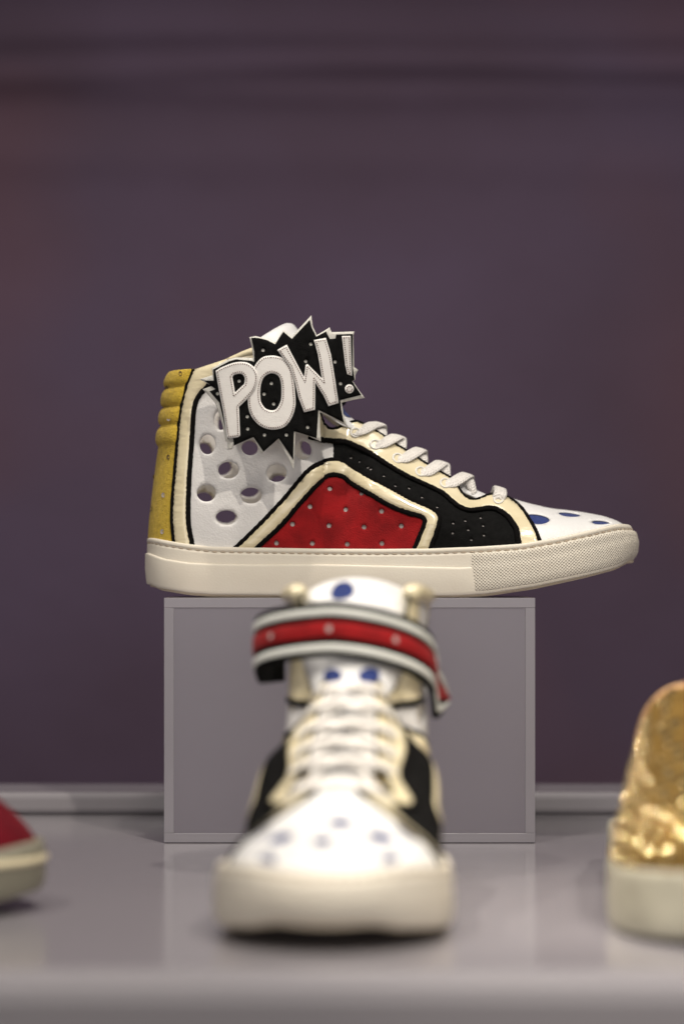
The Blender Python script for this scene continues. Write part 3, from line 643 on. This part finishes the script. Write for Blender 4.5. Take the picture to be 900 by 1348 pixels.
BB = [(269.5, 501.3), (281.7, 501.3), (281, 486.7), (301.7, 476), (311, 473.3), (331, 475.3), (335, 476.7), (334.8, 463), (331, 444.9), (340, 445.2), (352, 448.2), (362.3, 453.5), (373, 437), (384.3, 446.5), (407.7, 421.5), (410, 431), (416.3, 443.5), (429, 436.7), (434.3, 446.7), (441.5, 446), (442.3, 440.7), (464.2, 440), (464.3, 484.7), (466.6, 500), (463, 502), (475.3, 520), (447.7, 527), (449, 540), (452.5, 556.5), (419, 539.6), (416.8, 577), (387, 567.8), (386, 605), (367, 577.3), (347, 594.7), (333.7, 575.5), (308.3, 586.5), (307, 577), (300, 578), (293.7, 550), (289, 530), (276.3, 515.3), (284, 512.5)]
LP = [(284, 488.7), (295, 482.7), (311, 477.5), (325.7, 478), (336.3, 486), (339.9, 498), (335.5, 514), (324.3, 527), (315, 536), (316.5, 574), (313.7, 576), (302, 578), (299, 575.3), (294.3, 543.3), (288.3, 512.7)]
LPH = [(306.3, 497), (308.3, 494), (317.7, 492.7), (322.3, 498), (321.7, 506), (309.7, 517.3)]
LO = [(356.3, 468.7), (345.7, 470.9), (336.3, 480.7), (330, 496), (326.5, 512), (326.3, 527.3), (328.3, 542), (335, 554), (345.7, 562.7), (360.3, 566), (375, 562), (384.3, 550), (389, 534), (388.3, 514), (387, 503.3), (384.3, 487.3), (375.7, 474), (365, 469.4)]
LOH = [(356.3, 492), (347, 498), (343, 511), (343, 524.7), (344.5, 531), (349.7, 538), (357.7, 540.7), (364.3, 538.3), (369.5, 528.7), (370.5, 516.7), (369.7, 503.3), (365.7, 494.7)]
LW = [(365, 461.3), (377.7, 454.3), (400.3, 497), (402.3, 481), (405, 480), (423.7, 498.7), (418.3, 467.3), (413, 448.3), (429, 445.5), (435.7, 467.3), (441, 500), (445.7, 531), (432.3, 535.3), (425.7, 521.3), (415, 504.5), (414.8, 540), (400.3, 543.3), (393, 524), (388.5, 505), (382, 484), (374, 474)]
LX = [(449.7, 442.9), (461.5, 442.7), (463.3, 495.2), (457, 493.3), (454.3, 482)]
BDOT = [(346.3, 461.3), (315, 502), (357.4, 505), (347.7, 519), (286.6, 518.4), (409, 453.3), (402.5, 476), (441, 476.7), (448.3, 505.3), (325.7, 548.7), (326.3, 564.7), (348.3, 572.7), (377, 572.7), (360.3, 532), (405, 562.7)]
def bd(px): px = np.asarray(px, float); return 1.4395 + .010 * ((px - 365) / 90) ** 2 + .006 * np.clip((px - 440) / 30, 0, 2)
def badge_map(P, t):
    d = bd(P[:, 0]); x = (P[:, 0] - 450) * d / F; z = CAMZ + (HZ - P[:, 1]) * d / F - ZB
    return np.stack([x, d - DC - t, z], 1)
def layer(poly, holes, t0, t1, step=5, bstep=3, er=2.0, rnd=.0005):
    P, T, D = triangulate(np.asarray(poly, float), holes, step, bstep); q = np.sqrt(1 - (1 - np.clip(D / er, 0, 1)) ** 2)
    return shell(badge_map(P, t1 - rnd * (1 - q)), badge_map(P, np.full(len(P), t0)), T[:, ::-1])
badge = E('badge', layer(BW, [], 0, .0012, 5, 2.5, 1.2, .0003), 'felt_white')
E('badge_face', layer(BB, [circ(c, 2.25, 2.25, 14) for c in BDOT], .0012, .0023, 5, 2, 1.6, .0004), 'black', parent=badge)
letters = [('letter', smooth_poly(LO, 5, True), [smooth_poly(LOH, 5, True)], .0023), ('letter', resample(LP, 6), [np.array(LPH)], .0028), ('letter', np.array(LW), [], .0030), ('exclamation_mark', np.array(LX), [], .0023), ('exclamation_dot', circ((459.7, 512.4), 6, 6, 22), [], .0023)]
# rounded P outline
LPs = np.concatenate([[LP[0]], smooth_poly(LP[0:9], 5)[1:], np.array(LP[9:])]); letters[1] = ('letter', LPs, [np.concatenate([[LPH[0]], smooth_poly(LPH[1:5], 4), [LPH[5]]])], .0029)
def inset(poly, d):
    poly = np.asarray(poly, float); a = 0.5 * np.sum(poly[:, 0] * np.roll(poly[:, 1], -1) - np.roll(poly[:, 0], -1) * poly[:, 1]); sgn = 1 if a > 0 else -1
    e1 = poly - np.roll(poly, 1, 0); e2 = np.roll(poly, -1, 0) - poly
    n1 = np.stack([-e1[:, 1], e1[:, 0]], 1); n2 = np.stack([-e2[:, 1], e2[:, 0]], 1)
    n1 /= np.linalg.norm(n1, axis=1)[:, None] + 1e-9; n2 /= np.linalg.norm(n2, axis=1)[:, None] + 1e-9
    n = n1 + n2; l = np.linalg.norm(n, axis=1)[:, None]; n /= l + 1e-9; k = 1 / np.clip((n * n1).sum(1), .35, 1)
    return poly + sgn * n * (d * k)[:, None]
for nm, poly, hs, t0 in letters:
    E(nm, layer(poly, hs, t0, t0 + .0007, 4, 1.5, 1.0, .00022), 'letter', parent=badge)
stit = []
for nm, poly, hs, t0 in letters:
    for lp, dd in [(poly, 2.6)] + [(h, -2.6) for h in hs]:
        q = resample(inset(lp, dd if nm != 'exclamation_mark' else 2.2), .4); q = np.concatenate([q, q[:1]])
        s = np.concatenate([[0], np.cumsum(np.linalg.norm(np.diff(q, axis=0), axis=1))])
        for d in np.arange(0, s[-1] - 1, 2.9):
            pp = np.array([[np.interp(d + k, s, q[:, 0]), np.interp(d + k, s, q[:, 1])] for k in (0, .6, 1.2)])
            P3 = badge_map(pp, np.full(3, t0 + .00072)); stit.append(tube(P3, np.tile([0, -1., 0], (3, 1)), .00038, .00024, 5))
o = E('stitching', join(stit), 'thread', parent=badge); o['kind'] = 'stuff'
# two short posts carry the badge on the strap
posts = []
for px, py in ((345, 492), (400, 492)):
    a = badge_map(np.array([[px, py]]), np.zeros(1))[0]; posts.append(tube(np.array([a + (0, .0002, 0), a + (0, .012, 0)]), np.tile([0, 0, 1.], (2, 1)), .006, .006, 14))
E('badge_fastener', join(posts), 'black', parent=badge)

# ---- its mate, toe to the camera in front of the block
YF = 1.2135
mate = thing('high_top_sneaker', 'comic style high-top seen from the toe, on the table in front of the block', 'sneaker', (0.0050, YF, 0.0), R(-90 - 4.2), PAIR)
build_hightop(mate, -1, 'free', tongue_dz=.010)

# ------------------------------------------------------------------ display block, table, wall
XB0, XB1 = (216 - 450) * 1.45 / F, (704 - 450) * 1.45 / F; T_ = .0060; D0, D1 = 1.45, 1.56
blk = thing('display_block', 'frosted translucent acrylic block under the side-view sneaker', 'display block', ((XB0 + XB1) / 2, D0, 0))
hwx = (XB1 - XB0) / 2; dy = D1 - D0; gap = .0006
box('top_panel', (-hwx, hwx, 0, dy, ZB - T_, ZB), M['frost_edge'], blk, .0003)
box('base_panel', (-hwx, hwx, 0, dy, .0004, T_), M['frost_edge'], blk, .0003)
for a in (-1, 1):
    x = sorted((a * hwx, a * (hwx - T_))); box('side_panel', (*x, 0, dy, T_ + .00005, ZB - T_ - .00005), M['frost_edge'], blk, .0003)
box('front_panel', (-hwx + T_ + .00005, hwx - T_ - .00005, .0003, T_, T_ + .00005, ZB - T_ - .00005), M['frost'], blk)
box('back_panel', (-hwx + T_ + .00005, hwx - T_ - .00005, dy - T_, dy - .001, T_ + .00005, ZB - T_ - .00005), M['frost'], blk)

tb = thing('display_table', 'wide grey acrylic display table with a low ledge along its back', 'display table', (0, 0.985, -0.9))
box('table_top', (-1.3, 1.3, 0, .70, .86, .9), M['table'], tb, .012)
box('back_ledge', (-1.3, 1.3, .630, .70, .9003, .9150), M['table'], tb, .004)
box('front_panel', (-1.3, 1.3, .002, .04, 0.0, .8595), M['table_edge'], tb, .003)

# wall: soft fabric with a few horizontal folds
WY = 2.45
xs = np.linspace(-2.2, 2.2, 90); zs = np.linspace(-.9, 2.4, 420)
XX, ZZ = np.meshgrid(xs, zs); fold = np.zeros_like(XX)
for (py, amp, sg, w) in ((95, .010, .010, .006), (58, .005, .012, .008), (128, .004, .012, .01), (205, .003, .02, .012), (30, .004, .016, .01), (-40, .006, .02, .01)):
    z0 = CAMZ + (HZ - py) * WY / F + w * np.sin(XX * 2.3 + py) * .8 + .003 * np.sin(XX * 9 + py * 2); fold += 1.7 * amp * np.exp(-((ZZ - z0) / sg) ** 2) * (.75 + .25 * np.sin(XX * 3.1 + py))
V = np.stack([XX.ravel(), (WY - fold).ravel(), ZZ.ravel()], 1); c = len(xs)
Fc = [(k * c + i, k * c + i + 1, (k + 1) * c + i + 1, (k + 1) * c + i) for k in range(len(zs) - 1) for i in range(c - 1)]
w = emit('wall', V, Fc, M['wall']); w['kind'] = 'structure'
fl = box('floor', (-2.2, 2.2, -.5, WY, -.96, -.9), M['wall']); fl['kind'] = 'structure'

# ------------------------------------------------------------------ simple low sneakers at the picture's edges (local: heel at x=0, toe at +x)
def low_sole(root, length, m, zs_, spring=.008, heelw=.034, forew=.049):
    n = 60; th = (1 - np.cos(np.linspace(0, math.pi, n))) / 2
    def ol(o):
        x = length * th; wv_ = np.interp(x / length, [0, .15, .45, .72, .9, 1], [heelw, heelw, heelw + .003, forew, forew - .003, forew - .008])
        y = wv_ * np.sqrt(1 - (1 - np.clip(x / .034, 0, 1)) ** 2.1) * np.sqrt(np.maximum(1 - (1 - np.clip((length - x) / .062, 0, 1)) ** 2.3, 0))
        P = np.stack([np.concatenate([x, x[-2:0:-1]]), np.concatenate([-y, y[-2:0:-1]])], 1)
        t = np.roll(P, -1, 0) - np.roll(P, 1, 0); t /= np.linalg.norm(t, axis=1)[:, None]; return P + np.stack([t[:, 1], -t[:, 0]], 1) * o, P
    _, P0 = ol(0); xs_ = P0[:, 0]; lift = spring * np.clip((xs_ / length - .68) / .32, 0, 1) ** 1.8
    V = []; mm = len(xs_)
    for o, z in zs_: P, _ = ol(o * 1e-3); V.append(np.stack([P[:, 0], P[:, 1], z * 1e-3 + lift], 1))
    Fc = [(k * mm + i, (k + 1) * mm + i, (k + 1) * mm + (i + 1) % mm, k * mm + (i + 1) % mm) for k in range(len(zs_) - 1) for i in range(mm)]
    last = (len(zs_) - 1) * mm
    for i in range(1, n - 1):
        a, b_, a2, b2 = i, mm - i, i + 1, (mm - i - 1) % mm
        Fc.append((last + a, last + b_, last + b2, last + a2) if i < n - 2 else (last + a, last + b_, last + a2)); Fc.append((a, a2, b2, b_) if i < n - 2 else (a, a2, b_))
    emit('sole', np.concatenate(V), Fc, m, root, sharp=50); return P0
def upper_fn(P0, zbase, length, collar, inset_, lean):
    """shell round the sole outline: u along the outline (half), v up to the collar height"""
    n = len(P0) // 2 + 1; H = P0[:n]; s = np.concatenate([[0], np.cumsum(np.linalg.norm(np.diff(H, axis=0), axis=1))])
    def S(u, v, side, t=0.0):
        x = np.interp(u, s, H[:, 0]); y = np.interp(u, s, H[:, 1]); e = .001
        tx_ = np.interp(u + e, s, H[:, 0]) - np.interp(u - e, s, H[:, 0]); ty = np.interp(u + e, s, H[:, 1]) - np.interp(u - e, s, H[:, 1])
        if u < e: tx_, ty = 0., -1.
        if u > s[-1] - e: tx_, ty = 0., 1.
        l = math.hypot(tx_, ty) + 1e-9; nx, ny = ty / l, -tx_ / l
        zc = np.interp(u, *collar); q = inset_ + lean(u) * v ** 2 - .003 * math.sin(math.pi * min(v, 1))
        p = np.array([x - nx * (q - t), y - ny * (q - t), zbase + (zc - zbase) * v]); 
        if y - ny * q > 0: p[1] = 0
        nrm_ = np.array([nx, ny, .25 + .5 * v]); nrm_ /= np.linalg.norm(nrm_)
        if side < 0: p[1] *= -1; nrm_[1] *= -1
        return p, nrm_
    return S, s[-1]
def upper_mesh(S, u0, u1, nu, nv, v0=0., v1=1., side=1, t=0.0, thick=.002):
    V = []; us = np.linspace(u0, u1, nu); vs_ = np.linspace(v0, v1, nv)
    for u in us:
        for v in vs_: V.append(S(u, v, side, t)[0])
    nn_ = len(V)
    for u in us:
        for v in vs_: V.append(S(u, v, side, t - thick)[0])
    Fc = []
    for i in range(nu - 1):
        for j in range(nv - 1):
            a = i * nv + j; Fc.append((a, a + nv, a + nv + 1, a + 1)); Fc.append((nn_ + a, nn_ + a + 1, nn_ + a + nv + 1, nn_ + a + nv))
        a = i * nv + nv - 1; Fc.append((a, a + nv, nn_ + a + nv, nn_ + a))
    if side < 0: Fc = [f[::-1] for f in Fc]
    return np.array(V), Fc
# gold studded sneaker, toe towards the camera, most of it past the right edge
gs = thing('studded_sneaker', 'gold studded sneaker on a thick off-white sole, cut off by the right edge', 'sneaker', (.1875, 1.325, 0), R(-93))
GL = .285
P0 = low_sole(gs, GL, M['white_rubber'], [(-4, 25), (-2.6, 29), (-1.2, 29.8), (-.2, 28.6), (.2, 26), (.1, 21), (.6, 14), (.3, 6), (-.4, 1.2), (-1.5, 0), (-6, 0)], spring=.004, heelw=.044, forew=.0535)
gcx = np.array([0, .08, .09, .10, .12, .16, .20, .24, .262, .275, .283]); gcz = np.array([.110, .113, .113, .112, .106, .092, .078, .066, .058, .050, .037])
def gold_pt(x, ph):
    zt = np.interp(x, gcx, gcz) ; zb = .026; w_ = np.interp(x / GL, [0, .15, .45, .72, .9, 1], [.030, .029, .0430, .0520, .049, .043])
    w_ *= math.sqrt(max(1 - (1 - min((x - .001) / .034, 1)) ** 2.1, 1e-4)) * math.sqrt(max(1 - (1 - min((GL - .0015 - x) / .062, 1)) ** 2.3, 1e-4))
    return np.array([x, -w_ * math.copysign(abs(math.sin(ph)) ** .74, ph), zb + (zt - zb) * max(math.cos(ph), 0) ** 1.0])
def gold_n(x, ph):
    e = .0008; a = gold_pt(x + e, ph) - gold_pt(x - e, ph); b_ = gold_pt(x, ph + .02) - gold_pt(x, ph - .02); n = np.cross(b_, a); return n / (np.linalg.norm(n) + 1e-9)
def cut(x): return R(58) * min(max((.118 - x) / .03, 0), 1) ** .6
gxs = np.concatenate([np.linspace(.0012, .034, 14)[:-1], np.linspace(.034, .23, 46)[:-1], .2832 - (.2832 - .23) * (1 - np.sin(np.linspace(0, math.pi / 2, 18)))])
for sd in (1, -1):
    V = []; nv = 22
    for x in gxs:
        for ph in np.linspace(cut(x), R(90), nv): V.append(gold_pt(x, sd * max(ph, 1e-4)))
    Fc = [(i * nv + j, i * nv + j + 1, (i + 1) * nv + j + 1, (i + 1) * nv + j) for i in range(len(gxs) - 1) for j in range(nv - 1)]
    o = emit('upper', np.array(V), Fc if sd > 0 else [f[::-1] for f in Fc], M['gold_leather'], gs)
    md = o.modifiers.new('thickness', 'SOLIDIFY'); md.thickness = .0025; md.offset = -1
    q = np.array([gold_pt(x, sd * max(cut(x), .02)) for x in np.linspace(.012, .117, 40)]); emit('collar_lining', *tube(q, np.tile([0, 0, 1.], (40, 1)), .0019, .0020, 9), M['tan'], gs)
    q = np.array([gold_pt(x, sd * R(30)) + gold_n(x, sd * R(30)) * .0008 for x in np.linspace(.115, .205, 30)]); emit('eyestay_cord', *tube(q, np.tile([0, 0, 1.], (30, 1)), .0022, .0018, 8), M['gold_leather'], gs)
# studs: faceted domes
def stud_mesh():
    """a shallow polished dome on a short collar"""
    V = []; Fc = []; n_ = 14; rings = [(math.sin(t) * 2.6, 2.6 * (math.cos(t) - math.cos(.395)) + .14) for t in (.13, .27, .395)] + [(1.06, .0), (1.06, -.4)]
    for (r, z) in rings:
        for j in range(n_): a = 2 * math.pi * j / n_; V.append((r * math.cos(a), r * math.sin(a), z))
    V.append((0, 0, 2.6 * (1 - math.cos(.395)) + .14))
    for j in range(n_):
        Fc.append((len(V) - 1, j, (j + 1) % n_))
        for k in range(len(rings) - 1): Fc.append((k * n_ + j, (k + 1) * n_ + j, (k + 1) * n_ + (j + 1) % n_, k * n_ + (j + 1) % n_))
    me = bpy.data.meshes.new('stud'); me.from_pydata(V, [], Fc); me.polygons.foreach_set('use_smooth', [True] * len(Fc)); me.set_sharp_from_angle(angle=R(35)); me.materials.append(M['gold']); return me
sm = stud_mesh(); cnt = 0; rs = random.Random(11)
for i in range(36):
    x = .277 - i * .0100
    for sd in (1, -1):
        ph = R(84) - R(3) * (i % 2)
        while ph > max(cut(x) + R(9), R(6)) and cnt < 296:
            skip = .10 < x < .205 and ph < R(16)
            p = gold_pt(x, sd * ph); nvv = gold_n(x, sd * ph)
            if not skip and (x > .085 if sd > 0 else x > .215):
                o = bpy.data.objects.new('stud', sm); COL.objects.link(o); o.parent = gs; cnt += 1
                k = rs.uniform(.0030, .0034); o.scale = (k, k, k * 1.15); o.location = p
                o.rotation_euler = Vector(nvv + np.array([rs.uniform(-.12, .12) for _ in range(3)])).to_track_quat('Z', 'Y').to_euler()
            r0 = np.linalg.norm(gold_pt(x, sd * ph) - gold_pt(x, sd * (ph - .05))) / .05
            ph -= .0096 / max(r0, .012)
# crimson sneaker, only its toe reaches into the picture
cs = thing('low_sneaker', 'dark red sneaker with a cream rubber toe cut off by the left edge', 'sneaker', (-.1435 - .285, 1.185, 0), R(-3))
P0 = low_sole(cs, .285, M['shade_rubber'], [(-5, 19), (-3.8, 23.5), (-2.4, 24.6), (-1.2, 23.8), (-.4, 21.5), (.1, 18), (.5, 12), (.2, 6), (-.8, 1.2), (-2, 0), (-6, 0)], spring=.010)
colr2 = (np.array([0, .05, .10, .16, .20, .25, .29, .33, .4]), np.array([.085, .070, .062, .080, .088, .076, .062, .049, .041]))
S2, smax2 = upper_fn(P0, .0215, .285, colr2, .0035, lambda u: .008 + .016 * np.clip((u - .12) / .05, 0, 1))
for s in (1, -1): emit('upper', *upper_mesh(S2, 0, smax2, 100, 10, side=s), M['crimson'], cs)
nq = 9; us = np.linspace(.17, smax2, 40); V = []
for u in us:
    a = S2(u, 1, 1)[0]; b_ = S2(u, 1, -1)[0]
    for q in np.linspace(0, 1, nq): p = a + (b_ - a) * q; p = p + np.array([0, 0, .5 * abs(a[1]) * (1 - (2 * q - 1) ** 2)]); V.append(p)
emit('toe_vamp', np.array(V), [(i * nq + j, (i + 1) * nq + j, (i + 1) * nq + j + 1, i * nq + j + 1) for i in range(len(us) - 1) for j in range(nq - 1)], M['crimson'], cs)

for sd in (1, -1):
    q = np.array([S2(u, 1.0, sd, .0005)[0] for u in np.linspace(.2, smax2, 30)]); emit('trim_cord', *tube(q, np.tile([0, 0, 1.], (len(q), 1)), .0028, .0024, 8), M['patent'], cs)
    q = np.array([S2(u, .0, sd, .0035)[0] for u in np.linspace(.24, smax2, 30)]) + (0, 0, .0035); emit('toe_rim', *tube(q, np.tile([0, 0, 1.], (len(q), 1)), .002, .002, 8), M['patent'], cs)
